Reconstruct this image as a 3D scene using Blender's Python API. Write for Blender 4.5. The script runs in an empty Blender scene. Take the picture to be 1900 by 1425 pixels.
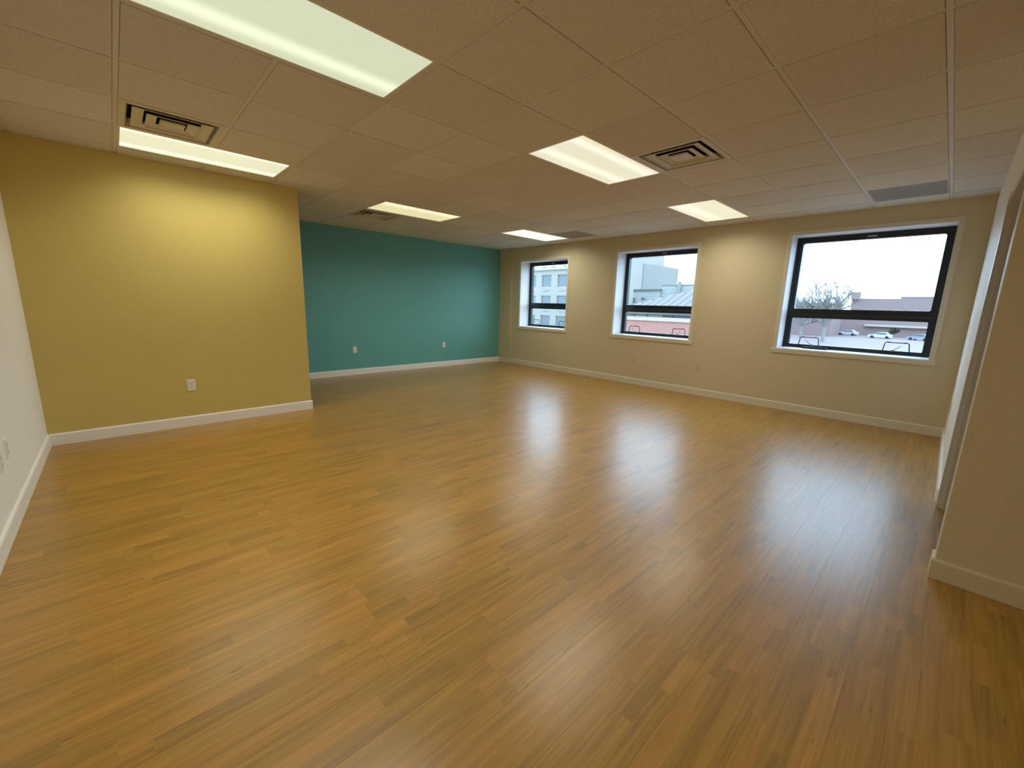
import bpy, math, random
from mathutils import Vector, Matrix
random.seed(11)
S = bpy.context.scene
C = S.collection

# ------------------------------------------------------------------ camera
H = 2.5576                       # ceiling height
XW, YG, YM = 6.581, 7.355, 5.3006   # window wall, green wall, mustard wall planes
XL, XM, YR = -0.551, 1.640, -0.133  # white wall, end of the mustard wall, near wall plane
XP = 2.935                       # partition face beside the camera
YB = -1.62                       # wall behind the camera
GX, GY, GT = 1.976, 1.418, 0.609    # ceiling grid origin and module
yaw, pitch, roll = 0.7635, -0.1901, 0.0273
f = Vector((math.sin(yaw) * math.cos(pitch), math.cos(yaw) * math.cos(pitch), math.sin(pitch)))
r = Vector((math.cos(yaw), -math.sin(yaw), 0)); u = r.cross(f)
r2 = math.cos(roll) * r + math.sin(roll) * u
u2 = -math.sin(roll) * r + math.cos(roll) * u
cam_d = bpy.data.cameras.new('camera'); cam = bpy.data.objects.new('camera', cam_d); C.objects.link(cam)
cam.matrix_world = Matrix(((r2.x, u2.x, -f.x, 0), (r2.y, u2.y, -f.y, 0), (r2.z, u2.z, -f.z, 1.3343), (0, 0, 0, 1)))
cam_d.sensor_fit = 'HORIZONTAL'; cam_d.sensor_width = 36.0
cam_d.lens = 36.0 * 764.84 / 1900.0
cam_d.clip_start = 0.02; cam_d.clip_end = 2000
S.camera = cam

# ------------------------------------------------------------------ world, lamps, exposure
SKY_TOP = (3.8, 5.4, 7.2)
SKY_LOW = (3.1, 4.8, 6.2)
LAMP_W = 13.5                    # watts per ceiling light
LAMP_COL = (1.0, 0.955, 0.77)
LENS_GLOW = 0.80
W = bpy.data.worlds.new('overcast_sky'); S.world = W; W.use_nodes = True
wn = W.node_tree.nodes; wl = W.node_tree.links
bg = wn['Background']
tc = wn.new('ShaderNodeTexCoord'); sep = wn.new('ShaderNodeSeparateXYZ'); mr = wn.new('ShaderNodeMapRange')
mx = wn.new('ShaderNodeMix'); mx.data_type = 'RGBA'
wl.new(tc.outputs['Generated'], sep.inputs[0]); wl.new(sep.outputs['Z'], mr.inputs['Value'])
mr.inputs['From Min'].default_value = 0.0; mr.inputs['From Max'].default_value = 0.35
wl.new(mr.outputs['Result'], mx.inputs['Factor'])
mx.inputs['A'].default_value = (*SKY_LOW, 1); mx.inputs['B'].default_value = (*SKY_TOP, 1)
wl.new(mx.outputs['Result'], bg.inputs['Color']); bg.inputs['Strength'].default_value = 1.0
S.view_settings.view_transform = 'Standard'; S.view_settings.look = 'None'
S.view_settings.gamma = 1.0; S.view_settings.use_curve_mapping = False
S.view_settings.exposure = 0.0
S.cycles.max_bounces = 14; S.cycles.diffuse_bounces = 7; S.cycles.glossy_bounces = 4
S.cycles.transparent_max_bounces = 16; S.cycles.sample_clamp_indirect = 6.0
S.cycles.use_denoising = True

# ------------------------------------------------------------------ materials
def nodes(name):
    m = bpy.data.materials.new(name); m.use_nodes = True
    return m, m.node_tree.nodes, m.node_tree.links, m.node_tree.nodes['Principled BSDF']

def paint(name, col, rough=0.6, bump=0.0, scale=180, spec=0.4, vary=0.03, metallic=0.0):
    m, n, l, b = nodes(name)
    b.inputs['Roughness'].default_value = rough
    b.inputs['Specular IOR Level'].default_value = spec
    b.inputs['Metallic'].default_value = metallic
    t = n.new('ShaderNodeTexCoord')
    nz = n.new('ShaderNodeTexNoise'); nz.inputs['Scale'].default_value = 3.0; nz.inputs['Detail'].default_value = 3
    l.new(t.outputs['Object'], nz.inputs['Vector'])
    mp = n.new('ShaderNodeMapRange'); mp.inputs['To Min'].default_value = 1 - vary; mp.inputs['To Max'].default_value = 1 + vary
    l.new(nz.outputs['Fac'], mp.inputs['Value'])
    hv = n.new('ShaderNodeHueSaturation'); hv.inputs['Color'].default_value = (*col, 1)
    l.new(mp.outputs['Result'], hv.inputs['Value']); l.new(hv.outputs['Color'], b.inputs['Base Color'])
    if bump:
        nb = n.new('ShaderNodeTexNoise'); nb.inputs['Scale'].default_value = scale; nb.inputs['Detail'].default_value = 2
        l.new(t.outputs['Object'], nb.inputs['Vector'])
        bp = n.new('ShaderNodeBump'); bp.inputs['Strength'].default_value = bump; bp.inputs['Distance'].default_value = 0.002
        l.new(nb.outputs['Fac'], bp.inputs['Height']); l.new(bp.outputs['Normal'], b.inputs['Normal'])
    return m

M_WHITE = paint('white_wall_paint', (0.92, 0.92, 0.90), 0.55, 0.25)
M_MUSTARD = paint('mustard_wall_paint', (0.66, 0.53, 0.175), 0.55, 0.25)
M_GREEN = paint('green_wall_paint', (0.14, 0.42, 0.40), 0.5, 0.25)
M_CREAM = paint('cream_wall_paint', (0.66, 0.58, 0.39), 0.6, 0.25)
M_TRIM = paint('white_trim_paint', (0.91, 0.90, 0.87), 0.4, 0)
M_CTRIM = paint('cream_trim_paint', (0.74, 0.69, 0.56), 0.42, 0)
M_REVEAL = paint('white_reveal_paint', (0.78, 0.79, 0.80), 0.5, 0)
M_JAMB = paint('grey_door_frame_paint', (0.66, 0.65, 0.63), 0.22, 0)
M_TBAR = paint('ceiling_grid_paint', (0.70, 0.675, 0.61), 0.5, 0)
M_BLACK = paint('black_aluminium', (0.006, 0.011, 0.016), 0.35, 0, spec=0.5)
M_WIRE = paint('dark_wire_metal', (0.03, 0.025, 0.03), 0.35, 0, metallic=0.6)
M_SILVER = paint('brushed_metal', (0.30, 0.30, 0.30), 0.35, 0, metallic=0.9)
M_PLASTIC = paint('white_outlet_plastic', (0.84, 0.82, 0.76), 0.35, 0)
M_SLOT = paint('dark_slot', (0.05, 0.045, 0.04), 0.6, 0)
M_VENT = paint('vent_enamel', (0.66, 0.62, 0.52), 0.4, 0)
M_DARK = paint('duct_black', (0.015, 0.013, 0.012), 0.8, 0)
M_GRILLE = paint('return_grille_enamel', (0.44, 0.43, 0.38), 0.5, 0)
M_DECK = paint('plenum_deck', (0.25, 0.24, 0.22), 0.9, 0)
M_HOUSING = paint('fixture_enamel', (0.78, 0.77, 0.72), 0.4, 0)
M_STICKER = paint('tan_sticker', (0.42, 0.38, 0.28), 0.6, 0)
M_BASEFLOOR = paint('floor_joint', (0.10, 0.05, 0.02), 0.7, 0)

def tile_material():
    m, n, l, b = nodes('acoustic_tile')
    b.inputs['Roughness'].default_value = 0.9; b.inputs['Specular IOR Level'].default_value = 0.15
    t = n.new('ShaderNodeTexCoord')
    nz = n.new('ShaderNodeTexNoise'); nz.inputs['Scale'].default_value = 160; nz.inputs['Detail'].default_value = 4
    l.new(t.outputs['Object'], nz.inputs['Vector'])
    cr = n.new('ShaderNodeValToRGB')
    cr.color_ramp.elements[0].position = 0.34; cr.color_ramp.elements[0].color = (0.62, 0.60, 0.54, 1)
    cr.color_ramp.elements[1].position = 0.60; cr.color_ramp.elements[1].color = (0.76, 0.735, 0.67, 1)
    l.new(nz.outputs['Fac'], cr.inputs['Fac'])
    oi = n.new('ShaderNodeObjectInfo'); mp = n.new('ShaderNodeMapRange')
    mp.inputs['To Min'].default_value = 0.95; mp.inputs['To Max'].default_value = 1.05
    l.new(oi.outputs['Random'], mp.inputs['Value'])
    hv = n.new('ShaderNodeHueSaturation'); l.new(cr.outputs['Color'], hv.inputs['Color']); l.new(mp.outputs['Result'], hv.inputs['Value'])
    l.new(hv.outputs['Color'], b.inputs['Base Color'])
    bp = n.new('ShaderNodeBump'); bp.inputs['Strength'].default_value = 0.4; bp.inputs['Distance'].default_value = 0.002
    l.new(nz.outputs['Fac'], bp.inputs['Height']); l.new(bp.outputs['Normal'], b.inputs['Normal'])
    return m
M_TILE = tile_material()

def floor_material():
    """three-strip laminate: every strip of every board gets its own tone, grain and gloss"""
    m, n, l, b = nodes('three_strip_laminate')
    def math_(op, a=None, c=None, v=None):
        k = n.new('ShaderNodeMath'); k.operation = op
        for i, s in enumerate((a, c)):
            if s is None: continue
            if isinstance(s, (int, float)): k.inputs[i].default_value = s
            else: l.new(s, k.inputs[i])
        return k.outputs[0]
    def comb(x, y, z):
        k = n.new('ShaderNodeCombineXYZ')
        for i, s in enumerate((x, y, z)):
            if isinstance(s, (int, float)): k.inputs[i].default_value = s
            else: l.new(s, k.inputs[i])
        return k.outputs[0]
    t = n.new('ShaderNodeTexCoord'); sp = n.new('ShaderNodeSeparateXYZ'); l.new(t.outputs['Object'], sp.inputs[0])
    oi = n.new('ShaderNodeObjectInfo'); rnd = oi.outputs['Random']
    x, y = sp.outputs['X'], sp.outputs['Y']
    strip = math_('FLOOR', math_('DIVIDE', y, 0.0643))
    sid = math_('ADD', strip, math_('MULTIPLY', rnd, 91.7))
    wn1 = n.new('ShaderNodeTexWhiteNoise'); wn1.noise_dimensions = '1D'; l.new(sid, wn1.inputs['W'])
    xo = math_('ADD', x, wn1.outputs['Value'])
    seg = math_('FLOOR', math_('DIVIDE', xo, 0.58))
    wn2 = n.new('ShaderNodeTexWhiteNoise'); wn2.noise_dimensions = '2D'; l.new(comb(sid, seg, 0), wn2.inputs['Vector'])
    tone = wn2.outputs['Value']
    # long grain
    off = math_('MULTIPLY', tone, 40.0)
    g1 = n.new('ShaderNodeTexNoise'); g1.inputs['Scale'].default_value = 1.0; g1.inputs['Detail'].default_value = 5; g1.inputs['Roughness'].default_value = 0.65
    l.new(comb(math_('MULTIPLY', x, 2.2), math_('MULTIPLY', y, 75.0), off), g1.inputs['Vector'])
    g2 = n.new('ShaderNodeTexNoise'); g2.inputs['Scale'].default_value = 1.0; g2.inputs['Detail'].default_value = 3
    l.new(comb(math_('MULTIPLY', x, 1.6), math_('MULTIPLY', y, 18.0), math_('ADD', off, 7.0)), g2.inputs['Vector'])
    g1.inputs['Distortion'].default_value = 0.4; g2.inputs['Distortion'].default_value = 0.8
    f1 = math_('ADD', math_('MULTIPLY', tone, 0.11), math_('MULTIPLY', g1.outputs['Fac'], 0.50))
    fac = math_('ADD', f1, math_('MULTIPLY', g2.outputs['Fac'], 0.38))
    cr = n.new('ShaderNodeValToRGB')
    e = cr.color_ramp.elements
    e[0].position = 0.30; e[0].color = (0.215, 0.097, 0.009, 1)
    e[1].position = 0.76; e[1].color = (0.55, 0.29, 0.045, 1)
    k = e.new(0.50); k.color = (0.375, 0.187, 0.020, 1)
    l.new(fac, cr.inputs['Fac'])
    # sparse dark knots
    vz = n.new('ShaderNodeTexNoise'); vz.inputs['Scale'].default_value = 1.0; vz.inputs['Detail'].default_value = 2
    l.new(comb(math_('MULTIPLY', x, 9.0), math_('MULTIPLY', y, 60.0), math_('ADD', off, 3.0)), vz.inputs['Vector'])
    kn = n.new('ShaderNodeMapRange'); kn.inputs['From Min'].default_value = 0.70; kn.inputs['From Max'].default_value = 0.78
    kn.inputs['To Min'].default_value = 1.0; kn.inputs['To Max'].default_value = 0.6
    l.new(vz.outputs['Fac'], kn.inputs['Value'])
    hv = n.new('ShaderNodeHueSaturation'); l.new(cr.outputs['Color'], hv.inputs['Color']); l.new(kn.outputs['Result'], hv.inputs['Value'])
    l.new(math_('ADD', math_('MULTIPLY', wn2.outputs['Value'], -0.010), 0.507), hv.inputs['Hue'])
    l.new(hv.outputs['Color'], b.inputs['Base Color'])
    ro = n.new('ShaderNodeMapRange'); ro.inputs['To Min'].default_value = 0.40; ro.inputs['To Max'].default_value = 0.50
    l.new(g2.outputs['Fac'], ro.inputs['Value']); l.new(ro.outputs['Result'], b.inputs['Roughness'])
    b.inputs['Specular IOR Level'].default_value = 0.45; b.inputs['IOR'].default_value = 1.5
    b.inputs['Coat Weight'].default_value = 0.68; b.inputs['Coat Roughness'].default_value = 0.26; b.inputs['Coat IOR'].default_value = 1.5
    bp = n.new('ShaderNodeBump'); bp.inputs['Strength'].default_value = 0.12; bp.inputs['Distance'].default_value = 0.001
    l.new(g1.outputs['Fac'], bp.inputs['Height']); l.new(bp.outputs['Normal'], b.inputs['Normal'])
    return m
M_FLOOR = floor_material()

def lens_material(name, base, hot, tubes, strength):
    """lit prismatic lens: glow along the tubes that burn behind it (y across, -1..1)"""
    m, n, l, b = nodes(name)
    b.inputs['Base Color'].default_value = (0.75, 0.75, 0.7, 1); b.inputs['Roughness'].default_value = 0.35
    t = n.new('ShaderNodeTexCoord'); sp = n.new('ShaderNodeSeparateXYZ'); l.new(t.outputs['Object'], sp.inputs[0])
    tot = None
    for c, w in tubes:
        a = n.new('ShaderNodeMath'); a.operation = 'SUBTRACT'; l.new(sp.outputs['Y'], a.inputs[0]); a.inputs[1].default_value = c
        q = n.new('ShaderNodeMath'); q.operation = 'ABSOLUTE'; l.new(a.outputs[0], q.inputs[0])
        mp = n.new('ShaderNodeMapRange'); mp.interpolation_type = 'SMOOTHSTEP'
        mp.inputs['From Min'].default_value = w; mp.inputs['From Max'].default_value = 0.0
        l.new(q.outputs[0], mp.inputs['Value'])
        if tot is None: tot = mp.outputs['Result']
        else:
            s = n.new('ShaderNodeMath'); s.operation = 'MAXIMUM'; l.new(tot, s.inputs[0]); l.new(mp.outputs['Result'], s.inputs[1]); tot = s.outputs[0]
    mx = n.new('ShaderNodeMix'); mx.data_type = 'RGBA'; l.new(tot, mx.inputs['Factor'])
    mx.inputs['A'].default_value = (*base, 1); mx.inputs['B'].default_value = (*hot, 1)
    l.new(mx.outputs['Result'], b.inputs['Emission Color']); b.inputs['Emission Strength'].default_value = strength
    v = n.new('ShaderNodeTexVoronoi'); v.inputs['Scale'].default_value = 180; l.new(t.outputs['Object'], v.inputs['Vector'])
    bp = n.new('ShaderNodeBump'); bp.inputs['Strength'].default_value = 0.3; bp.inputs['Distance'].default_value = 0.002
    l.new(v.outputs['Distance'], bp.inputs['Height']); l.new(bp.outputs['Normal'], b.inputs['Normal'])
    return m

def glass_material():
    m = bpy.data.materials.new('window_glass'); m.use_nodes = True
    n, l = m.node_tree.nodes, m.node_tree.links; n.clear()
    o = n.new('ShaderNodeOutputMaterial'); mx = n.new('ShaderNodeMixShader')
    tr = n.new('ShaderNodeBsdfTransparent'); tr.inputs['Color'].default_value = (0.97, 0.99, 0.985, 1)
    gl = n.new('ShaderNodeBsdfGlossy'); gl.inputs['Roughness'].default_value = 0.02
    fr = n.new('ShaderNodeFresnel'); fr.inputs['IOR'].default_value = 1.45
    ge = n.new('ShaderNodeNewGeometry'); iv = n.new('ShaderNodeMath'); iv.operation = 'SUBTRACT'; iv.inputs[0].default_value = 1.0
    l.new(ge.outputs['Backfacing'], iv.inputs[1])
    mu = n.new('ShaderNodeMath'); mu.operation = 'MULTIPLY'; l.new(fr.outputs[0], mu.inputs[0]); l.new(iv.outputs[0], mu.inputs[1])
    l.new(mu.outputs[0], mx.inputs[0]); l.new(tr.outputs[0], mx.inputs[1]); l.new(gl.outputs[0], mx.inputs[2])
    l.new(mx.outputs[0], o.inputs['Surface'])
    return m
M_GLASS = glass_material()

# ------------------------------------------------------------------ mesh helpers
class MB:
    def __init__(s): s.v = []; s.f = []; s.smooth = False
    def face(s, pts):
        i = len(s.v); s.v += [tuple(p) for p in pts]; s.f.append(tuple(range(i, i + len(pts)))); return s
    def box(s, x0, x1, y0, y1, z0, z1):
        i = len(s.v)
        s.v += [(x, y, z) for z in (z0, z1) for y in (y0, y1) for x in (x0, x1)]
        s.f += [tuple(i + k for k in q) for q in ((0, 2, 3, 1), (4, 5, 7, 6), (0, 1, 5, 4), (2, 6, 7, 3), (0, 4, 6, 2), (1, 3, 7, 5))]
        return s
    def cbox(s, x0, x1, y0, y1, z0, z1, c, top=True):
        """box with a chamfer c round its top (or bottom) face"""
        i = len(s.v); zb, zc, zt = (z0, z1 - c, z1) if top else (z1, z0 + c, z0)
        for z, k in ((zb, 0), (zc, 0), (zt, c)):
            s.v += [(x0 + k, y0 + k, z), (x1 - k, y0 + k, z), (x1 - k, y1 - k, z), (x0 + k, y1 - k, z)]
        fs = [(3, 2, 1, 0), (8, 9, 10, 11)]
        for a in (0, 4):
            for k in range(4):
                fs.append((a + k, a + (k + 1) % 4, a + 4 + (k + 1) % 4, a + 4 + k))
        if not top: fs = [tuple(reversed(q)) for q in fs]
        s.f += [tuple(i + k for k in q) for q in fs]; return s
    def prism(s, prof, axis, a, b):
        """closed 2-D profile extruded along 'x' (profile = y,z) or 'y' (profile = x,z) or 'z' (profile = x,y)"""
        i = len(s.v); n = len(prof)
        def P(p, t):
            return (t, p[0], p[1]) if axis == 'x' else (p[0], t, p[1]) if axis == 'y' else (p[0], p[1], t)
        s.v += [P(p, a) for p in prof] + [P(p, b) for p in prof]
        s.f.append(tuple(i + k for k in range(n))); s.f.append(tuple(i + n + k for k in reversed(range(n))))
        for k in range(n):
            s.f.append((i + k, i + n + k, i + n + (k + 1) % n, i + (k + 1) % n))
        return s
    def tube(s, pts, rad, sides=8, rad2=None):
        pts = [Vector(p) for p in pts]; rings = []
        for k, p in enumerate(pts):
            d = (pts[min(k + 1, len(pts) - 1)] - pts[max(k - 1, 0)]).normalized()
            a = d.orthogonal().normalized() if k == 0 else (prev - d * prev.dot(d)).normalized()
            prev = a; b2 = d.cross(a)
            rr = rad if rad2 is None else rad + (rad2 - rad) * k / (len(pts) - 1)
            i = len(s.v); rings.append(i)
            for q in range(sides):
                t = 2 * math.pi * q / sides
                s.v.append(tuple(p + (a * math.cos(t) + b2 * math.sin(t)) * rr))
        for k in range(len(rings) - 1):
            for q in range(sides):
                s.f.append((rings[k] + q, rings[k] + (q + 1) % sides, rings[k + 1] + (q + 1) % sides, rings[k + 1] + q))
        s.f.append(tuple(rings[0] + q for q in reversed(range(sides)))); s.f.append(tuple(rings[-1] + q for q in range(sides)))
        return s
    def ring(s, axis, outer, inner, t0, t1, rad=0.0, seg=5):
        """flat frame: rectangular outside, rounded-corner hole; axis 'x': rects are (y0,y1,z0,z1)"""
        a0, a1, b0, b1 = inner; o0, o1, p0, p1 = outer
        hole = []
        for (cx, cy, s0) in ((a1 - rad, b1 - rad, 0), (a0 + rad, b1 - rad, 90), (a0 + rad, b0 + rad, 180), (a1 - rad, b0 + rad, 270)):
            for k in range(seg + 1):
                t = math.radians(s0 + 90 * k / seg); hole.append((cx + rad * math.cos(t), cy + rad * math.sin(t)))
        out = []
        for q, (cx, cy) in enumerate(((o1, p1), (o0, p1), (o0, p0), (o1, p0))): out += [(cx, cy)] * (seg + 1)
        n = len(hole); i = len(s.v)
        P = (lambda p, t: (t, p[0], p[1])) if axis == 'x' else (lambda p, t: (p[0], p[1], t))
        for t in (t0, t1): s.v += [P(p, t) for p in out] + [P(p, t) for p in hole]
        for k in range(n):
            j = (k + 1) % n
            s.f.append((i + k, i + j, i + n + j, i + n + k))
            s.f.append((i + 2 * n + k, i + 3 * n + k, i + 3 * n + j, i + 2 * n + j))
            s.f.append((i + n + k, i + n + j, i + 3 * n + j, i + 3 * n + k))
            s.f.append((i + k, i + 2 * n + k, i + 2 * n + j, i + j))
        return s
    def mesh(s, name, mat):
        me = bpy.data.meshes.new(name); me.from_pydata(s.v, [], s.f); me.validate()
        import bmesh
        bm = bmesh.new(); bm.from_mesh(me)
        bmesh.ops.remove_doubles(bm, verts=bm.verts, dist=1e-6)
        bmesh.ops.recalc_face_normals(bm, faces=bm.faces)
        if s.smooth:
            for q in bm.faces: q.smooth = True
        bm.to_mesh(me); bm.free()
        if mat: me.materials.append(mat)
        return me
    def build(s, name, mat, parent=None, loc=None):
        o = bpy.data.objects.new(name, s.mesh(name, mat)); C.objects.link(o)
        if parent: o.parent = parent
        if loc: o.location = loc
        return o

def tag(o, label, cat, group=None, kind=None):
    o['label'] = label; o['category'] = cat
    if group: o['group'] = group
    if kind: o['kind'] = kind
    return o
def empty(name, loc, label=None, cat=None, group=None, kind=None, rz=0):
    o = bpy.data.objects.new(name, None); C.objects.link(o); o.location = loc; o.rotation_euler.z = rz
    o.empty_display_size = 0.1
    if label: tag(o, label, cat, group, kind)
    return o
def struct(o, label, cat): return tag(o, label, cat, None, 'structure')
def copy_tree(o, parent=None):
    c = o.copy(); C.objects.link(c); c.parent = parent
    for ch in o.children: copy_tree(ch, c)
    return c

# ------------------------------------------------------------------ floor (boards are parts)
fl = MB().box(XL - 0.2, XW + 0.4, YB - 0.2, YG + 0.2, -0.16, -0.008).build('floor', M_BASEFLOOR)
struct(fl, 'glossy honey brown three-strip laminate floor of the empty room', 'floor')
BW, BL_ = 0.193, 1.215
board_mesh = MB().cbox(0.0001, BL_ - 0.0001, 0.0001, BW - 0.0001, -0.008, 0, 0.0003).mesh('floor_board', M_FLOOR)
y = YB - 0.05
behind = MB()                      # boards behind the viewer, joined
while y < YG:
    x = XL - 0.02 - random.random() * BL_
    while x < XW:
        xa, xb, yb = max(x, XL - 0.02), min(x + BL_, XW + 0.02), min(y + BW, YG + 0.02)
        if xb - xa > 0.05:
            if y < -0.62:
                behind.cbox(xa + 0.0001, xb - 0.0001, y + 0.0001, yb - 0.0001, -0.008, 0, 0.0003)
            elif xb - xa > BL_ - 1e-6 and yb - y > BW - 1e-6:
                o = bpy.data.objects.new('floor_board', board_mesh); C.objects.link(o); o.parent = fl; o.location = (x, y, 0)
            else:
                MB().cbox(xa - x + 0.0001, xb - x - 0.0001, 0.0001, yb - y - 0.0001, -0.008, 0, 0.0003).build('floor_board', M_FLOOR, fl, (x, y, 0))
        x += BL_
    y += BW

behind.build('floor_boards', M_FLOOR, fl)['kind'] = 'stuff'

# ------------------------------------------------------------------ walls
TOP = H + 0.30
WO = [  # window openings in the wall: y0, y1, z0, z1
    (0.107, 1.612, 0.850, 2.327), (2.838, 4.248, 0.855, 2.298), (5.372, 6.684, 0.862, 2.262)]
TH = 0.40
w = MB(); ys = [-0.25] + [v for o in WO for v in (o[0], o[1])] + [YG + 0.15]
for k in range(0, len(ys), 2): w.box(XW, XW + TH, ys[k], ys[k + 1], -0.1, TOP)
for (a, b_, z0, z1) in WO: w.box(XW, XW + TH, a, b_, -0.1, z0).box(XW, XW + TH, a, b_, z1, TOP)
struct(w.build('wall_right', M_CREAM), 'cream painted outer wall with three deep set windows', 'wall')
struct(MB().box(XL - 0.15, XW, YG, YG + 0.15, -0.1, TOP).build('wall_far', M_GREEN), 'dark green painted accent wall at the far end', 'wall')
struct(MB().box(XL - 0.15, XL, YB - 0.15, YG, -0.1, TOP).build('wall_left', M_WHITE), 'white painted side wall at the left picture edge', 'wall')
struct(MB().box(XL, XM, YM, YM + 0.12, 0, H - 0.0045).build('wall_front', M_MUSTARD), 'mustard yellow painted partition wall ending in a free corner', 'wall')
OX0, OX1, OZ = XP + 0.13, 4.13, 2.06     # cased opening in the near wall
nw = MB().box(OX1, XW, YR - 0.12, YR, 0, H - 0.0045).box(OX0, OX1, YR - 0.12, YR, OZ, H - 0.0045).box(XP + 0.12, OX0, YR - 0.12, YR, 0, H - 0.0045)
struct(nw.build('wall_near', M_WHITE), 'white painted wall seen edge-on beside the rightmost window', 'wall')
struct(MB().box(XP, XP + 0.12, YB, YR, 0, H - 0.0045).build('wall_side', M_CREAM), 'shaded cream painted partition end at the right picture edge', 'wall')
struct(MB().box(XL - 0.15, XW + 0.4, YB - 0.15, YB, -0.1, TOP).build('wall_back', M_CREAM), 'cream painted wall closing the room behind the viewer', 'wall')
struct(MB().box(XW, XW + TH, YB, -0.25, -0.1, TOP).build('wall_corner', M_CREAM), 'cream painted outer wall behind the near opening', 'wall')
# boxed-out pilaster in the far corner
struct(MB().box(XW - 0.022, XW, 6.965, YG, 0.11, H - 0.0045).build('trim_1', M_CREAM), 'shallow cream painted boxing in the corner beside the green wall', 'trim')

def base_prof(t, h):      # depth outward (positive), height
    return [(0, 0), (t, 0), (t, h - 0.012), (t * 0.75, h - 0.004), (t * 0.3, h), (0, h)]
def baseboard(name, mat, label, axis, plane, sgn, a, b, h=0.105, t=0.013):
    prof = [(plane + sgn * p, z) for p, z in base_prof(t, h)]
    o = MB().prism(prof, axis, a, b).build(name, mat); return struct(o, label, 'baseboard')
baseboard('baseboard_far', M_TRIM, 'white baseboard along the green wall', 'x', YG, -1, XL, XW - 0.013)
bb = MB()
pf = base_prof(0.013, 0.105)
bb.prism([(YM - p, z) for p, z in pf], 'x', XL + 0.013, XM + 0.013)
bb.prism([(XM + p, z) for p, z in pf], 'y', YM, YM + 0.12)
struct(bb.build('baseboard_front', M_TRIM), 'white baseboard along the mustard wall, wrapping its free end', 'baseboard')
baseboard('baseboard_left', M_TRIM, 'white baseboard along the white left wall', 'y', XL, 1, YB, YM)
rb = MB().prism([(XW - p, z) for p, z in pf], 'y', YR, 6.952)
rb.prism([(XW - 0.022 - p, z) for p, z in pf], 'y', 6.952, YG - 0.013)
struct(rb.build('baseboard_right', M_CTRIM), 'cream painted baseboard under the three windows', 'baseboard')
baseboard('baseboard_near', M_TRIM, 'white baseboard on the near wall past the opening', 'x', YR, 1, OX1 + 0.07, XW - 0.013)
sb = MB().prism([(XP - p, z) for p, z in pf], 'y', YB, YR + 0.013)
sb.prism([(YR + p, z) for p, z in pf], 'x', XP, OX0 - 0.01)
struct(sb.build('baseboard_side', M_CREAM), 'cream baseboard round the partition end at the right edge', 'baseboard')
# door frame lining the opening
df = empty('door_1', (OX1, YR, 0)); struct(df, 'grey painted metal frame lining the open doorway in the near wall', 'door frame')
def at(o, p): o.location = Vector(p) - Vector(o.parent.location); return o
at(MB().box(OX1 - 0.045, OX1, YR - 0.125, YR + 0.006, 0, OZ).box(OX1 - 0.060, OX1 - 0.045, YR - 0.09, YR - 0.02, 0, OZ).build('jamb', M_JAMB, df), (0, 0, 0))
at(MB().box(OX0, OX0 + 0.012, YR - 0.125, YR, 0, OZ).build('jamb', M_JAMB, df), (0, 0, 0))
at(MB().box(OX0, OX1, YR - 0.125, YR + 0.006, OZ - 0.045, OZ).build('head', M_JAMB, df), (0, 0, 0))
at(MB().box(OX1, OX1 + 0.05, YR, YR + 0.006, 0, OZ + 0.05).build('casing', M_TRIM, df), (0, 0, 0))

# ------------------------------------------------------------------ ceiling
ce = MB().box(XL - 0.2, XW + 0.45, YB - 0.2, YG + 0.2, TOP - 0.06, TOP).build('ceiling', M_DECK)
struct(ce, 'suspended ceiling of square beige acoustic tiles in a grid', 'ceiling')
gx = lambda i: GX + GT * i
gy = lambda j: GY + GT * j
LIGHTS = {(-3, -3), (-3, 1), (-3, 5), (1, 1), (1, 6), (5, 1), (5, 6)}        # 2 x 1 modules each, long side along x
VENTS = {(2, 0), (-3, 4), (1, 7)}
GRILLES = {(6, -2), (6, 5)}
taken = set(VENTS) | set(GRILLES) | {(i + k, j) for i, j in LIGHTS for k in (0, 1)}
g = 0.0138
tile_mesh = MB().cbox(g, GT - g, g, GT - g, -0.0035, 0.012, 0.0025, top=False).mesh('ceiling_tile', M_TILE)
I0, I1 = math.floor((XL - GX) / GT), math.floor((XW - GX) / GT)
J0, J1 = math.floor((YB - GY) / GT), math.floor((YG - GY) / GT)
for i in range(I0, I1 + 1):
    for j in range(J0, J1 + 1):
        if (i, j) in taken: continue
        xa, xb, ya, yb = max(gx(i) + g, XL + 0.004), min(gx(i + 1) - g, XW - 0.004), max(gy(j) + g, YB + 0.004), min(gy(j + 1) - g, YG - 0.004)
        if xb - xa < 0.03 or yb - ya < 0.03: continue
        if (xb - xa) > GT - 2 * g - 1e-6 and (yb - ya) > GT - 2 * g - 1e-6:
            o = bpy.data.objects.new('ceiling_tile', tile_mesh); C.objects.link(o); o.parent = ce; o.location = (gx(i), gy(j), H)
        else:
            MB().cbox(xa - gx(i), xb - gx(i), ya - gy(j), yb - gy(j), -0.0035, 0.012, 0.0025, top=False).build('ceiling_tile', M_TILE, ce, (gx(i), gy(j), H))
def tee(mb, axis, c, a, b):
    h = 0.012
    mb.prism([(c - h, H), (c + h, H), (c + h, H + 0.0015), (c + 0.001, H + 0.0015), (c + 0.001, H + 0.03), (c - 0.001, H + 0.03), (c - 0.001, H + 0.0015), (c - h, H + 0.0015)], axis, a, b)
    return mb
for j in range(J0 + 1, J1 + 1): tee(MB(), 'x', gy(j), XL, XW).build('main_runner', M_TBAR, ce)
cross_mesh = None
for i in range(I0 + 1, I1 + 1):
    mb = MB()
    for j in range(J0, J1 + 1):
        if (i - 1, j) in LIGHTS: continue
        tee(mb, 'y', gx(i), max(gy(j) + 0.012, YB), min(gy(j + 1) - 0.012, YG))
    mb.build('cross_runner', M_TBAR, ce)
wa = MB()
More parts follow.
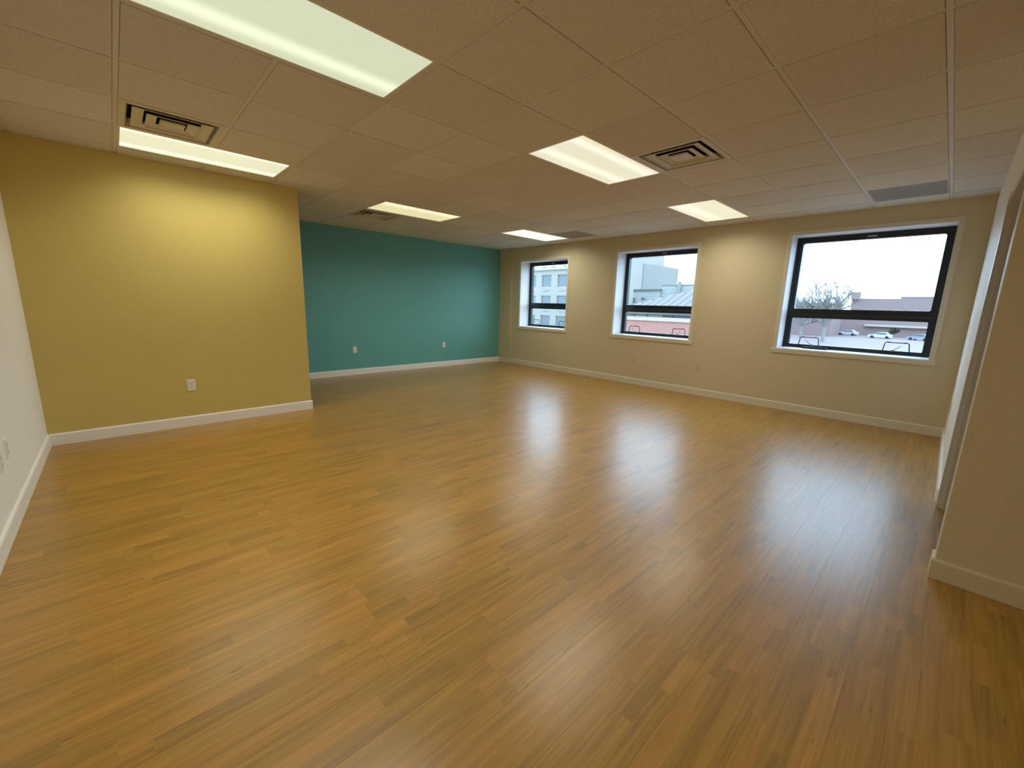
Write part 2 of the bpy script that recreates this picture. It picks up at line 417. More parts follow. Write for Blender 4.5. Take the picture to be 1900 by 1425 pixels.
wa.box(XW - 0.022, XW, YB, YG, H - 0.001, H + 0.0015).box(XL, XL + 0.022, YB, YG, H - 0.001, H + 0.0015)
wa.box(XL, XW, YG - 0.022, YG, H - 0.001, H + 0.0015)
wa.build('wall_angle', M_TBAR, ce)

# ------------------------------------------------------------------ ceiling lights
def ceiling_light(i, j, label, base, hot, tubes, spread, watts=1.0):
    cx, cy = gx(i + 1), gy(j) + GT / 2
    t = empty('ceiling_light', (cx, cy, H), label, 'ceiling light', 'recessed fluorescent ceiling lights')
    hx, hy = GT - 0.013, GT / 2 - 0.013
    fr = MB().ring('z', (-hx, hx, -hy, hy), (-hx + 0.016, hx - 0.016, -hy + 0.016, hy - 0.016), 0.0005, 0.012, 0.004, 2)
    fr.build('frame', M_HOUSING, t)
    hs = MB()
    hs.box(-hx, hx, -hy, hy, 0.098, 0.10).box(-hx, -hx + 0.002, -hy, hy, 0.012, 0.098).box(hx - 0.002, hx, -hy, hy, 0.012, 0.098)
    hs.box(-hx, hx, -hy, -hy + 0.002, 0.012, 0.098).box(-hx, hx, hy - 0.002, hy, 0.012, 0.098)
    hs.build('housing', M_HOUSING, t)
    MB().cbox(-hx + 0.016, hx - 0.016, -hy + 0.016, hy - 0.016, 0.002, 0.008, 0.001, top=False).build(
        'lens', lens_material('lit_lens', base, hot, tubes, LENS_GLOW), t)
    ld = bpy.data.lights.new('tube_glow', 'AREA'); ld.shape = 'RECTANGLE'; ld.size = 2 * hx - 0.05; ld.size_y = 2 * hy - 0.05
    ld.energy = LAMP_W * watts; ld.color = LAMP_COL; ld.spread = math.radians(spread)
    lo = bpy.data.objects.new('tube_glow', ld); C.objects.link(lo); lo.parent = t; lo.location = (0, 0, -0.001)
GW, HW = (0.66, 0.76, 0.52), (0.95, 1.05, 0.78)
ceiling_light(-3, 1, 'lit ceiling light cut off by the top picture edge, nearest of all', (0.60, 0.72, 0.54), (0.95, 1.10, 0.82), [(0.14, 0.10)], 123, 0.92)
ceiling_light(-3, 5, 'lit ceiling light close in front of the mustard wall', (0.78, 0.83, 0.62), (1.2, 1.2, 1.0), [(0.19, 0.08), (-0.25, 0.06)], 138, 0.72)
ceiling_light(1, 1, 'lit ceiling light beside the louvred vent in mid ceiling', (0.80, 0.80, 0.62), (1.1, 1.08, 0.9), [(0.12, 0.10), (-0.18, 0.08)], 137)
ceiling_light(1, 6, 'yellowish lit ceiling light before the green wall, a dark vent behind it', (0.86, 0.80, 0.45), (1.15, 1.08, 0.72), [(-0.2, 0.16)], 152)
ceiling_light(5, 1, 'lit ceiling light above the middle window, near the outer wall', (0.84, 0.84, 0.62), (1.1, 1.1, 0.85), [(0.1, 0.12)], 151)
ceiling_light(5, 6, 'lit ceiling light farthest away, above the narrow far window', (1.05, 1.05, 0.85), (1.3, 1.3, 1.1), [(0.1, 0.12), (-0.12, 0.12)], 158)

ceiling_light(-3, -3, 'unseen ceiling light added behind the viewer to brighten the partition', (0.62, 0.72, 0.50), (0.98, 1.08, 0.78), [(0.14, 0.10)], 142, 0.5)  # extra unseen fixture, added to lift the dark partition and near floor

# ------------------------------------------------------------------ vents and grilles
def vent(i, j, label):
    t = empty('ceiling_vent', (gx(i) + GT / 2, gy(j) + GT / 2, H), label, 'air vent', 'four-way louvred ceiling vents')
    h = GT / 2 - 0.013
    MB().ring('z', (-h, h, -h, h), (-0.255, 0.255, -0.255, 0.255), -0.004, 0.001, 0.012, 3).build('frame', M_VENT, t)
    def cone(so, si, zo, zi, lip=0.004):
        mb = MB(); th = 0.002
        for k in range(4):
            c = [(1, 1), (-1, 1), (-1, -1), (1, -1)]; a, b_ = c[k], c[(k + 1) % 4]
            A = [(a[0] * so, a[1] * so, zo), (b_[0] * so, b_[1] * so, zo), (b_[0] * si, b_[1] * si, zi), (a[0] * si, a[1] * si, zi)]
            mb.face(A); mb.face([(p[0], p[1], p[2] + th) for p in reversed(A)])
            B = [(p[0], p[1], zo - lip) for p in A[:2]]; D = [(p[0] * (1 - 0.003 / so), p[1] * (1 - 0.003 / so), zo - lip) for p in A[:2]]
            mb.face([B[0], (A[0][0], A[0][1], A[0][2] + th), (A[1][0], A[1][1], A[1][2] + th), B[1]])
            mb.face([B[0], B[1], D[1], D[0]]); mb.face([D[0], D[1], (D[1][0], D[1][1], zo), (D[0][0], D[0][1], zo)])
            mb.face([A[3], A[2], (A[2][0], A[2][1], A[2][2] + th), (A[3][0], A[3][1], A[3][2] + th)])
        return mb
    cone(0.255, 0.235, -0.002, 0.05).build('collar', M_VENT, t)
    cone(0.224, 0.158, -0.006, 0.010).build('louvre', M_VENT, t)
    cone(0.148, 0.086, -0.006, 0.010).build('louvre', M_VENT, t)
    MB().cbox(-0.072, 0.072, -0.072, 0.072, -0.008, 0.003, 0.004, top=False).build('centre_plate', M_VENT, t)
    bx = MB().box(-h, h, -h, h, 0.098, 0.10)
    bx.box(-h, -h + 0.002, -h, h, 0.002, 0.098).box(h - 0.002, h, -h, h, 0.002, 0.098).box(-h, h, -h, -h + 0.002, 0.002, 0.098).box(-h, h, h - 0.002, h, 0.002, 0.098)
    bx.build('duct_box', M_DARK, t)
    MB().box(-0.004, 0.004, -0.235, 0.235, 0.030, 0.036).box(-0.235, 0.235, -0.004, 0.004, 0.036, 0.042).build('hanger', M_DARK, t)
vent(2, 0, 'square louvred vent beside the lit light in mid ceiling')
vent(-3, 4, 'square louvred vent next to the light before the mustard wall')
vent(1, 7, 'dark louvred vent half hidden behind the yellowish light near green wall')
def grille(i, j, label):
    t = empty('return_grille', (gx(i) + GT / 2, gy(j) + GT / 2, H), label, 'air grille', 'flat grey return air grilles')
    h = GT / 2 - 0.013
    MB().ring('z', (-h, h, -h, h), (-h + 0.015, h - 0.015, -h + 0.015, h - 0.015), -0.002, 0.002, 0.003, 2).build('frame', M_GRILLE, t)
    c = MB(); n = 28; s_ = 2 * (h - 0.015) / n
    for k in range(1, n):
        p = -h + 0.015 + k * s_
        c.box(p - 0.0035, p + 0.0035, -h + 0.015, h - 0.015, 0.0, 0.002).box(-h + 0.015, h - 0.015, p - 0.0035, p + 0.0035, 0.0, 0.002)
    c.build('eggcrate_core', M_GRILLE, t)
    MB().box(-h, h, -h, h, 0.0015, 0.004).build('backing', M_GRILLE, t)
grille(6, -2, 'flat grey air grille in the ceiling over the rightmost window')
grille(6, 5, 'flat grey air grille in the ceiling beside the farthest light')

# ------------------------------------------------------------------ windows
FD = 0.28                                  # depth of the black frame behind the wall face
def window(k, o, label, lever=None):
    y0, y1, z0, z1 = o; wd = y1 - y0; sc = wd / 1.505
    t = empty('window_%d' % k, (XW, y0, z0)); struct(t, label, 'window')
    X0, X1 = XW + FD, XW + FD + 0.07
    L = lambda mb, name, mat, par=None: at2(mb.build(name, mat, par or t), t, par)
    def at2(ob, root, par):
        if par is None: ob.location = -Vector(root.location)
        return ob
    # reveal lining: thin plaster liners on the four sides of the recess
    e = 0.004
    L(MB().box(XW - 0.001, X0, y1 - e, y1, z0, z1).box(XW - 0.001, X0, y0, y0 + e, z0, z1).box(XW - 0.001, X0, y0 + e, y1 - e, z1 - e, z1), 'reveal', M_REVEAL)
    # casing on the wall face
    cw, ct = 0.045, 0.010
    cas = MB()
    cas.box(XW - ct, XW, y1, y1 + cw, z0 - 0.005, z1 + cw).box(XW - ct, XW, y0 - cw, y0, z0 - 0.005, z1 + cw).box(XW - ct, XW, y0, y1, z1, z1 + cw)
    L(cas, 'casing', M_CTRIM)
    L(MB().prism([(XW - 0.018, z0 - 0.012), (XW - 0.012, z0 + 0.002), (X0, z0 + 0.006), (X0, z0 - 0.002), (XW - 0.012, z0 - 0.018)], 'y', y0 + e, y1 - e), 'sill', M_REVEAL)
    L(MB().prism([(XW, z0 - 0.065), (XW - 0.013, z0 - 0.062), (XW - 0.016, z0 - 0.018), (XW - 0.012, z0 - 0.004), (XW, z0 - 0.004)], 'y', y0 - cw - 0.012, y1 + cw + 0.012), 'apron', M_CTRIM)
    # black aluminium frame
    a0, a1, b0, b1 = y0 + e, y1 - e, z0 + 0.002, z1 - e
    st, hr, br = 0.072 * sc, 0.072, 0.052
    zt0, zt1 = 1.262, 1.386
    fr = MB().ring('x', (a0, a1, b0, b1), (a0 + 0.032, a1 - 0.032, b0 + 0.028, b1 - 0.032), X0 - 0.005, X1 + 0.02, 0.0, 1)
    fo = L(fr, 'frame', M_BLACK)
    us = MB().ring('x', (a0 + 0.030, a1 - 0.030, zt0 + 0.0485, b1 - 0.030), (a0 + st, a1 - st, zt1, b1 - hr), X0 + 0.003, X1, 0.022, 4)
    L(us, 'upper_sash', M_BLACK)
    ls = MB().ring('x', (a0 + 0.030, a1 - 0.030, b0 + 0.026, zt0 + 0.048), (a0 + st, a1 - st, b0 + br, zt0), X0 + 0.003, X1 - 0.01, 0.012, 3)
    L(ls, 'lower_sash', M_BLACK)
    L(MB().box(X0 + 0.04, X0 + 0.046, a0 + st - 0.008, a1 - st + 0.008, zt1 - 0.008, b1 - hr + 0.008), 'pane', M_GLASS)
    L(MB().box(X0 + 0.036, X0 + 0.042, a0 + st - 0.008, a1 - st + 0.008, b0 + br - 0.008, zt0 + 0.008), 'pane', M_GLASS)
    lab = L(MB().cbox(0, 0.09 * sc, 0, 0.018, 0, 0.002, 0.0005), 'rating_label', M_STICKER)
    lab.rotation_euler = (math.radians(90), 0, math.radians(-90))
    lab.location = (X0 - 0.005, (y0 + y1) / 2 - wd * 0.02 + 0.09 * sc / 2, b1 - 0.05); lab.location -= Vector(t.location)
    # two wire bails that work the lower sash
    for q, (u0, u1) in enumerate(((0.868, 0.715), (0.283, 0.122))):
        ya, yb = y0 + wd * u0, y0 + wd * u1; zb, zh = b0 + 0.035, z0 + 0.155
        xx = X0 - 0.03
        mb = MB(); mb.smooth = True
        pts = [(X0 - 0.004, ya, zb), (xx, ya, zb + 0.01), (xx, ya - 0.012, zh - 0.012), (xx, ya - 0.022, zh), (xx, yb + 0.022, zh), (xx, yb + 0.012, zh - 0.012), (xx, yb, zb + 0.01), (X0 - 0.004, yb, zb)]
        mb.tube(pts, 0.0056, 8)
        ba = L(mb, 'bail', M_WIRE)
        cl = MB()
        for yy in (ya - 0.045, yb + 0.045): cl.box(xx - 0.008, xx + 0.008, yy - 0.014, yy + 0.014, zh - 0.005, zh + 0.009)
        c2 = cl.build('clip', M_WIRE, ba)
        if lever:
            yl, dy = (ya + yb) / 2, (0.075 if q == 0 else -0.075)
            lm = MB().tube([(X0 - 0.012, yl - dy * 0.45, zb + 0.012), (X0 - 0.05, yl + dy * 0.55, zb + 0.085)], 0.006, 8, 0.0045)
            lm.tube([(X0 - 0.002, yl - dy * 0.45, zb + 0.004), (X0 - 0.02, yl - dy * 0.45, zb + 0.016)], 0.014, 10)
            L(lm, 'latch_lever', M_SILVER)
    return t
w1 = window(1, WO[0], 'rightmost and widest looking window, black framed, bare tree and street outside', lever=True)
w2 = window(2, WO[1], 'middle black framed window with a brick parapet and tiled roof outside', lever=True)
w3 = window(3, WO[2], 'narrow looking far window near the green wall, pale office block outside', lever=True)
# black crank operator lying on the sill of the rightmost window
op = MB().cbox(-0.035, 0.035, -0.14, 0.14, 0, 0.022, 0.008).build('crank_operator', M_BLACK, None, (XW + FD - 0.06, 1.215, 0.859))
tag(op, 'black crank operator body on the sill of the rightmost window', 'window operator')
MB().tube([(-0.01, -0.10, 0.02), (-0.02, -0.02, 0.045), (-0.03, 0.05, 0.03)], 0.006, 8).build('crank_arm', M_WIRE, op)

# portals help the sky light find the openings (they emit nothing themselves)
for (y0, y1, z0, z1) in WO:
    ld = bpy.data.lights.new('window_portal', 'AREA'); ld.shape = 'RECTANGLE'; ld.size = z1 - z0; ld.size_y = y1 - y0
    ld.cycles.is_portal = True
    lo = bpy.data.objects.new('window_portal', ld); C.objects.link(lo)
    lo.location = (XW + 0.395, (y0 + y1) / 2, (z0 + z1) / 2); lo.rotation_euler = (0, math.radians(90), 0)

# ------------------------------------------------------------------ electrical outlets
def outlet(loc, rz, label, mat, group, parts=True):
    """local frame: plate in x-z, facing -y"""
    t = empty('outlet', loc, label, 'outlet', group, rz=rz)
    w_, h_ = 0.035, 0.0575
    pl = MB(); pl.cbox(-w_, w_, -h_, h_, 0, 0.006, 0.0025)
    o = pl.build('cover_plate', mat, t); o.rotation_euler.x = math.radians(90)
    for s_ in (-1, 1):
        q = MB(); prof = []
        for k in range(16):
            a = 2 * math.pi * k / 16; prof.append((max(-0.0125, min(0.0125, 0.0165 * math.cos(a))), s_ * 0.0195 + 0.014 * math.sin(a)))
        q.prism(prof, 'z', 0.0055, 0.0075)
        rc = q.build('receptacle', mat, t); rc.rotation_euler.x = math.radians(90)
        sl = MB().box(-0.0075, -0.0045, s_ * 0.0195 - 0.001, s_ * 0.0195 + 0.007, 0.0074, 0.0078).box(0.0045, 0.0075, s_ * 0.0195 - 0.001, s_ * 0.0195 + 0.006, 0.0074, 0.0078)
        sl.box(-0.0022, 0.0022, s_ * 0.0195 - 0.008, s_ * 0.0195 - 0.0035, 0.0074, 0.0078)
        sl.build('slots', M_SLOT, rc)
    MB().tube([(0, 0, 0.0055), (0, 0, 0.007)], 0.0028, 8).build('screw', mat, t).rotation_euler.x = math.radians(90)
    return t
GRP = 'wall outlets'
outlet((0.487, YM, 0.428), 0, 'white outlet low on the mustard wall', M_PLASTIC, GRP)
outlet((3.074, YG, 0.456), 0, 'white outlet low on the green wall, left of the two', M_PLASTIC, GRP)
outlet((5.000, YG, 0.456), 0, 'white outlet low on the green wall, nearer the far window', M_PLASTIC, GRP)
HP = math.pi / 2
outlet((XW, 5.12, 0.447), -HP, 'cream painted-over outlet below the gap right of the far window', M_CREAM, GRP)
outlet((XW, 3.78, 0.455), -HP, 'cream painted-over outlet below the middle window', M_CREAM, GRP)
outlet((XW, 2.642, 0.454), -HP, 'cream painted-over outlet between the middle and rightmost windows', M_CREAM, GRP)
outlet((XL, 3.67, 0.435), HP, 'white outlet on the white left wall, nearer the mustard corner', M_PLASTIC, GRP)
outlet((XL, 3.47, 0.415), HP, 'white outlet on the white left wall cut by the picture edge', M_PLASTIC, GRP)
outlet((6.05, YR, 0.42), math.pi, 'white outlet seen edge-on on the near wall beside the rightmost window', M_PLASTIC, GRP)

# ------------------------------------------------------------------ outside
GZ = -4.2
def ext_paint(name, col, rough=0.8): return paint(name, col, rough, 0, vary=0.05, spec=0.2)
M_ASPH = ext_paint('pale_asphalt', (0.185, 0.140, 0.138))
M_PALE = ext_paint('pale_stucco', (0.270, 0.250, 0.215))
M_PALE2 = ext_paint('grey_concrete', (0.221, 0.212, 0.194))
M_PALE3 = ext_paint('light_grey_concrete', (0.274, 0.259, 0.232))
M_TAN = ext_paint('tan_stucco', (0.284, 0.215, 0.156))
M_COPE = ext_paint('pale_coping', (0.344, 0.294, 0.257))
M_EXTGLASS = paint('far_window_glass', (0.101, 0.119, 0.129), 0.15, 0, spec=0.5)
M_GREYBAND = ext_paint('grey_roof_edge', (0.119, 0.115, 0.110))
M_LAV = ext_paint('lavender_brick_far', (0.202, 0.147, 0.142))
M_BARK = ext_paint('pale_bark', (0.20, 0.19, 0.18))
M_SHRUB = ext_paint('dark_shrub', (0.046, 0.046, 0.037))
def brick_material():
    m, n, l, b = nodes('pink_brick')
    b.inputs['Roughness'].default_value = 0.85
    t = n.new('ShaderNodeTexCoord'); mp = n.new('ShaderNodeMapping'); mp.inputs['Rotation'].default_value = (0, HP, HP)
    l.new(t.outputs['Object'], mp.inputs['Vector'])
    br = n.new('ShaderNodeTexBrick'); br.inputs['Scale'].default_value = 1.0
    br.inputs['Brick Width'].default_value = 0.22; br.inputs['Row Height'].default_value = 0.075; br.inputs['Mortar Size'].default_value = 0.008
    br.inputs['Color1'].default_value = (0.315, 0.128, 0.094, 1); br.inputs['Color2'].default_value = (0.275, 0.112, 0.089, 1); br.inputs['Mortar'].default_value = (0.31, 0.19, 0.155, 1)
    l.new(mp.outputs['Vector'], br.inputs['Vector']); l.new(br.outputs['Color'], b.inputs['Base Color'])
    return m
M_BRICK = brick_material()
def siding_material():
    m, n, l, b = nodes('pale_siding'); b.inputs['Roughness'].default_value = 0.7
    t = n.new('ShaderNodeTexCoord'); wv = n.new('ShaderNodeTexWave'); wv.bands_direction = 'Z'; wv.wave_profile = 'SAW'; wv.inputs['Scale'].default_value = 0.55
    l.new(t.outputs['Object'], wv.inputs['Vector'])
    cr = n.new('ShaderNodeValToRGB'); cr.color_ramp.elements[0].color = (0.200, 0.215, 0.211, 1); cr.color_ramp.elements[0].position = 0.0
    cr.color_ramp.elements[1].color = (0.266, 0.274, 0.259, 1); cr.color_ramp.elements[1].position = 0.25
    l.new(wv.outputs['Fac'], cr.inputs['Fac']); l.new(cr.outputs['Color'], b.inputs['Base Color'])
    return m
M_SIDING = siding_material()

go = MB().box(XW + 0.5, 600, -300, 400, GZ - 0.3, GZ).build('street_ground', M_ASPH)
struct(go, 'pale paved street and lot outside the windows', 'ground')

# pale office block outside the far window
b1 = empty('office_block', (50, 44, GZ), 'pale office block with rows of square windows outside the far window', 'building')
def part(mb, name, mat, par, root=None):
    o = mb.build(name, mat, par); 
    o.location = -Vector((root or par).location) if (root is None) else (0, 0, 0)
    return o
WY = [38.5 + 3.25 * k for k in range(7)]; WZ = [-2.1, 1.0, 4.18]
wall = MB(); ylo, yhi, ztop = 36.6, 62.0, 7.0
# facade built as piers and spandrels so that the windows sit in real recesses
for k in range(len(WY) + 1):
    a = ylo if k == 0 else WY[k - 1] + 1.0; b_ = yhi if k == len(WY) else WY[k] - 1.0
    wall.box(50, 50.4, a, b_, GZ, ztop)
for yc in WY:
    zs = [GZ] + [v for z in WZ for v in (z, z + 1.9)] + [ztop]
    for q in range(0, len(zs), 2): wall.box(50.0, 50.4, yc - 1.0, yc + 1.0, zs[q], zs[q + 1])
wall.box(50.4, 62, ylo, yhi, GZ, ztop - 0.2)
part(wall, 'facade', M_PALE, b1)
part(MB().box(49.75, 50.5, ylo - 0.2, yhi, 6.78, 7.12), 'cornice', M_COPE, b1)
for yc in WY:
    for z in WZ:
        fo = part(MB().ring('x', (yc - 1.0, yc + 1.0, z, z + 1.9), (yc - 0.93, yc + 0.93, z + 0.07, z + 1.83), 50.12, 50.2, 0.0, 1), 'window', M_COPE, b1)
        MB().box(50.2, 50.24, yc - 0.95, yc + 0.95, z + 0.05, z + 1.85).build('pane', M_EXTGLASS, fo)
        if z > -2: part(MB().box(49.96, 50.02, yc - 0.6, yc + 0.6, z - 0.62, z - 0.42), 'sill_grille', M_PALE2, b1)
for yc in (42.0, 44.3, 46.4): part(MB().box(50.6, 51.1, yc - 0.2, yc + 0.2, 6.8, 7.5), 'roof_cap', M_PALE2, b1)

# tall pale tower and lower sided building outside the middle window
b2 = empty('street_tower', (90, 52, GZ), 'tall plain grey tower stepping down, outside the middle window', 'building')
part(MB().box(90, 100, 51.2, 66, GZ, 15), 'tall_block', M_PALE3, b2)
part(MB().prism([(47.3, GZ), (51.2, GZ), (51.2, 11.5), (47.3, 10.9)], 'x', 90.2, 100), 'low_block', M_PALE2, b2)
b3 = empty('sided_building', (70, 36, GZ), 'long low building with pale siding and flat roof below the grey tower', 'building')
part(MB().box(70, 78, 36.1, 48, GZ, 4.45), 'wing', M_SIDING, b3)
part(MB().box(69.8, 78, 36.0, 48, 4.45, 4.72), 'roof_edge', M_GREYBAND, b3)
part(MB().box(70.5, 80, 24, 36.1, GZ, 5.35), 'main_wall', M_SIDING, b3)
part(MB().box(70.4, 80, 24, 36.15, 5.35, 5.48), 'roof_edge', M_PALE2, b3)
part(MB().box(69.9, 70.5, 32.5, 33.0, 2.0, 5.9), 'chimney', M_PALE2, b3)
part(MB().tube([(72, 40.0, 4.6), (72, 40.0, 6.4)], 0.06, 6), 'mast', M_PALE2, b3)
for (ya, yb, za, zb) in ((40.7, 41.5, 2.2, 3.2), (38.8, 39.6, 2.75, 3.2), (34.2, 34.9, 2.9, 3.2)):
    fo = part(MB().ring('x', (ya - 0.1, yb + 0.1, za - 0.1, zb + 0.1), (ya, yb, za, zb), 69.92, 70.0 if ya > 36 else 70.5, 0, 1), 'window', M_COPE, b3)
    MB().box(69.97, 70.0, ya, yb, za, zb).build('pane', M_EXTGLASS, fo)
tw = MB().box(60, 64, 28.5, 34.0, GZ, 2.3).build('tan_shed', M_TAN); tag(tw, 'small tan flat-topped shed left of the tiled roof', 'shed')
MB().box(59.85, 64.15, 28.4, 34.1, 2.3, 2.42).build('roof_edge', M_COPE, tw)

# hip roofed building: courses of tile are real steps on the roof planes
b4 = empty('tiled_roof_building', (36, 17, GZ), 'low building with a grey tiled hip roof outside the middle window', 'building')
X0, X1, Y0, Y1, ze, sl = 36.0, 49.0, 10.6, 24.2, 0.95, 0.37
part(MB().box(X0 + 0.5, X1 - 0.5, Y0 + 0.5, Y1 - 0.5, GZ, ze), 'wall', ext_paint('blue_grey_render', (0.21, 0.22, 0.235)), b4)
for (ya, yb, mm) in ((21.2, 22.6, M_TAN), (19.9, 21.1, M_PALE), (18.3, 19.7, M_COPE), (17.4, 18.0, M_LAV)):
    part(MB().box(X0 + 0.4, X0 + 0.5, ya, yb, -1.5, ze - 0.05), 'wall_panel', mm, b4)
M_ROOF = ext_paint('grey_roof_tile', (0.14, 0.122, 0.125)); M_ROOF2 = ext_paint('light_roof_tile', (0.185, 0.163, 0.163))
def roof_stuff():
    a, b_ = MB(), MB(); n = 18; half = 6.5; hw = (Y1 - Y0) / 2
    for k in range(n):
        t0, t1 = half * k / n, half * (k + 1) / n; z0_, z1_ = ze + sl * t0, ze + sl * t1
        mb = a if k % 2 else b_
        rise = 0.07
        for side in range(2):           # front plane and left plane
            if side == 0:
                ya, yb = Y0 + t0, Y1 - t0
                m_ = int((yb - ya) / 0.36)
                for q in range(m_):
                    c0 = ya + (yb - ya) * q / m_; c1 = ya + (yb - ya) * (q + 1) / m_; cm = (c0 + c1) / 2
                    tgt = a if (q + k) % 2 else b_
                    P = [(X0 + t0, c0, z0_), (X0 + t0, cm, z0_ + rise), (X0 + t0, c1, z0_)]
                    Q = [(X0 + t1, c0, z1_), (X0 + t1, cm, z1_ + rise * 0.4), (X0 + t1, c1, z1_)]
                    tgt.face([P[0], P[1], Q[1], Q[0]]); tgt.face([P[1], P[2], Q[2], Q[1]]); tgt.face([P[0], P[2], P[1]])
            else:
                xa, xb = X0 + t0, X1 - t0
                tgt = a; tgt.face([(xa, Y1 - t0, z0_ + 0.04), (X0 + t1, Y1 - t1, z1_), (X1 - t1, Y1 - t1, z1_), (xb, Y1 - t0, z0_ + 0.04)])
    return a, b_
ra, rb2 = roof_stuff()
part(ra, 'roof_tiles', M_ROOF, b4)['kind'] = 'stuff'
part(rb2, 'roof_tiles', M_ROOF2, b4)['kind'] = 'stuff'
rd = half = 6.5
part(MB().prism([(X0, ze), (X1, ze), (X1 - 6.4, ze + sl * 6.4 - 0.05), (X0 + 6.4, ze + sl * 6.4 - 0.05)], 'y', Y0 + 6.45, Y1 - 6.45).box(X0 - 0.15, X1 + 0.15, Y0 - 0.15, Y1 + 0.15, ze - 0.15, ze), 'roof_deck', M_GREYBAND, b4)
# brick building with a parapet
b5 = empty('brick_building', (28, 13, GZ), 'flat roofed pink brick building with a pale coping below the tiled roof', 'building')
part(MB().box(28, 33.5, 7.6, 19.6, GZ, 0.46), 'brick_wall', M_BRICK, b5)
part(MB().box(27.9, 28.4, 7.5, 19.7, 0.46, 0.60).box(33.1, 33.6, 7.5, 19.7, 0.46, 0.60).box(28.4, 33.1, 19.2, 19.7, 0.46, 0.6).box(28.4, 33.1, 7.5, 8.0, 0.46, 0.6), 'coping', M_COPE, b5)

# long brick block across the lot, outside the rightmost window
b6 = empty('long_brick_block', (145, 8, GZ), 'long pinkish brick block across the lot outside the rightmost window', 'building')
part(MB().box(145, 160, -12, 9.7, GZ, 5.85), 'front_wall', M_LAV, b6)
part(MB().box(145, 160, 9.7, 19.4, GZ, 5.45), 'side_wall', M_LAV, b6)
part(MB().box(144, 147, 17.9, 19.6, 5.2, 7.1), 'stair_tower', M_LAV, b6)
part(MB().box(144.0, 145, -12, 15.8, -1.75, -1.25), 'white_awning', M_COPE, b6)
part(MB().box(144.9, 160, -12, 9.8, 5.8, 6.0), 'parapet', M_PALE2, b6)
for k in range(9):
    ya = -9 + k * 3.0
    fo = part(MB().ring('x', (ya, ya + 1.6, 1.0, 2.6), (ya + 0.1, ya + 1.5, 1.1, 2.5), 144.94, 145.0, 0, 1), 'window', M_COPE, b6)
    MB().box(144.97, 145.0, ya + 0.1, ya + 1.5, 1.1, 2.5).build('pane', M_EXTGLASS, fo)
for (yc, h_) in ((8.8, 1.6), (7.6, 1.2), (5.2, 1.3), (4.1, 2.4), (3.4, 1.5), (2.2, 2.2)):
    part(MB().tube([(148, yc, 5.4), (148, yc - 0.1, 6.0 + h_)], 0.07, 5, 0.03), 'roof_mast', M_PALE2, b6)
part(MB().box(145, 150, 19.4, 26, GZ, 2.2), 'link_wall', M_LAV, b6)
b7 = empty('tan_long_building', (125, 26, GZ), 'long low tan building partly behind the bare tree', 'building')
part(MB().prism([(20.0, GZ), (44, GZ), (44, 2.6), (20.0, 2.15)], 'x', 125, 138), 'wall', M_LAV, b7)
part(MB().prism([(20.0, 2.15), (44, 2.6), (44, 3.9), (20.0, 3.45)], 'x', 124.9, 138), 'fascia', M_TAN, b7)
part(MB().prism([(19.8, 3.45), (44, 3.9), (44, 4.2), (19.8, 3.75)], 'x', 124.7, 138), 'roof_edge', M_LAV, b7)

# bare tree
def bare_tree(name, base, height, width, label, seed):
    rg = random.Random(seed)
    t = empty(name, base, label, 'tree')
    trunk, br, tw_ = MB(), MB(), MB()
    fork = height * 0.30
    trunk.tube([(0, 0, 0), (0.1, 0.05, fork * 0.5), (0, 0, fork)], 0.34, 8, 0.26)
    def limb(p, d, ln, rad, lv):
        pts = [p]; q = p; dd = d.copy()
        for k in range(3):
            dd = (dd + Vector((rg.uniform(-1, 1), rg.uniform(-1, 1), rg.uniform(-0.4, 0.8))) * 0.20).normalized()
            q = q + dd * ln / 3; pts.append(q)
        (br if lv < 2 else tw_).tube(pts, rad, 5 if lv < 2 else 3, max(rad * 0.55, 0.035))
        if lv >= 4: return
        for k in range((5, 4, 3, 3)[lv]):
            w = rg.uniform(0.25, 1.0); j = min(int(w * 3), 2); pp = pts[j].lerp(pts[j + 1], w * 3 - j)
            a = Vector((rg.uniform(-1, 1), rg.uniform(-1, 1), rg.uniform(-0.35, 0.9)))
            limb(pp, (dd + a * 0.95).normalized(), ln * rg.uniform(0.36, 0.52), max(rad * 0.55, 0.045), lv + 1)
    for k in range(11):
        el = math.radians(18 + 62 * rg.random()); az = 2 * math.pi * (k + rg.random() * 0.6) / 11
        d = Vector((math.cos(az) * math.cos(el), math.sin(az) * math.cos(el), math.sin(el)))
        ln = 1.0 / math.sqrt((math.cos(el) / (width * 0.50)) ** 2 + (math.sin(el) / (height * 0.58)) ** 2)
        limb(Vector((0, 0, fork * rg.uniform(0.8, 1.0))), d, ln, 0.17, 0)
    for mb, nm in ((trunk, 'trunk'), (br, 'branches'), (tw_, 'twigs')):
        o = mb.build(nm, M_BARK, t)
        if nm != 'trunk': o['kind'] = 'stuff'
    return t
bare_tree('bare_tree', (100, 16.8, GZ), 10.7, 12.5, 'wide bare winter tree outside the rightmost window', 5)
bare_tree('bare_tree', (112, 23.0, GZ), 9.4, 9.0, 'smaller bare tree left of the wide bare tree', 8)

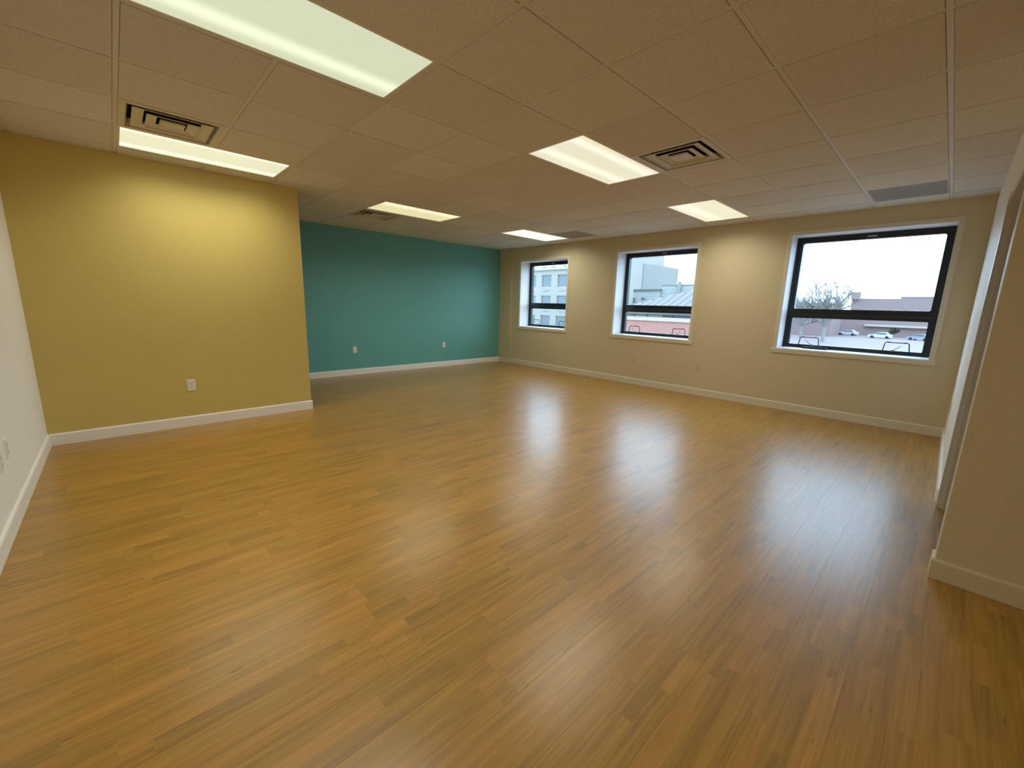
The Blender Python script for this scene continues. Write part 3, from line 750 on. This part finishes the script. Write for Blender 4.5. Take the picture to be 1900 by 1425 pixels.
# parked cars
def car(loc, rz, col, label):
    t = empty('car', loc, label, 'car', 'cars parked in the lot', rz=rz)
    body = MB().prism([(-2.15, 0.3), (2.15, 0.3), (2.2, 0.62), (2.0, 0.80), (1.05, 0.90), (0.35, 1.40), (-1.0, 1.44), (-1.7, 0.95), (-2.15, 0.88)], 'y', -0.86, 0.86)
    body.build('body', ext_paint('car_paint', col, 0.35), t)
    MB().prism([(0.85, 0.93), (0.32, 1.32), (-0.95, 1.36), (-1.45, 0.97)], 'y', -0.875, 0.875).build('windows', M_EXTGLASS, t)
    for (x_, y_) in ((1.35, 0.8), (1.35, -0.8), (-1.35, 0.8), (-1.35, -0.8)):
        MB().tube([(x_, y_ - 0.1, 0.32), (x_, y_ + 0.1, 0.32)], 0.32, 12).build('wheel', M_BLACK, t)
car((127, 25.0, GZ), 1.2, (0.34, 0.37, 0.41), 'pale silver car at the left of the lot')
car((139, 18.3, GZ), 1.4, (0.38, 0.42, 0.45), 'light blue car in the middle of the lot')
car((132, 11.2, GZ), 1.5, (0.41, 0.45, 0.46), 'white car beside the dark shrub in the lot')
car((132, 4.3, GZ), 1.1, (0.20, 0.25, 0.29), 'grey blue car at the right end of the lot')
sh = MB()
rg = random.Random(3)
for k in range(160):
    a = Vector((rg.gauss(0, 1), rg.gauss(0, 1), rg.gauss(0, 1))).normalized() * rg.uniform(0.3, 1.0)
    c = Vector((a.x * 0.9, a.y * 1.0, 1.7 + a.z * 0.75))
    d = Vector((rg.uniform(-1, 1), rg.uniform(-1, 1), rg.uniform(-1, 1))) * 0.28; e_ = Vector((rg.uniform(-1, 1), rg.uniform(-1, 1), rg.uniform(-1, 1))) * 0.28
    sh.face([c - d, c + e_, c + d, c - e_])
st = empty('small_tree', (138.5, 9.3, GZ), 'small dark leafy tree standing among the parked cars', 'tree')
sh.build('foliage', M_SHRUB, st)['kind'] = 'stuff'
MB().tube([(0, 0, 0), (0, 0, 1.5)], 0.1, 6).build('trunk', M_BARK, st)
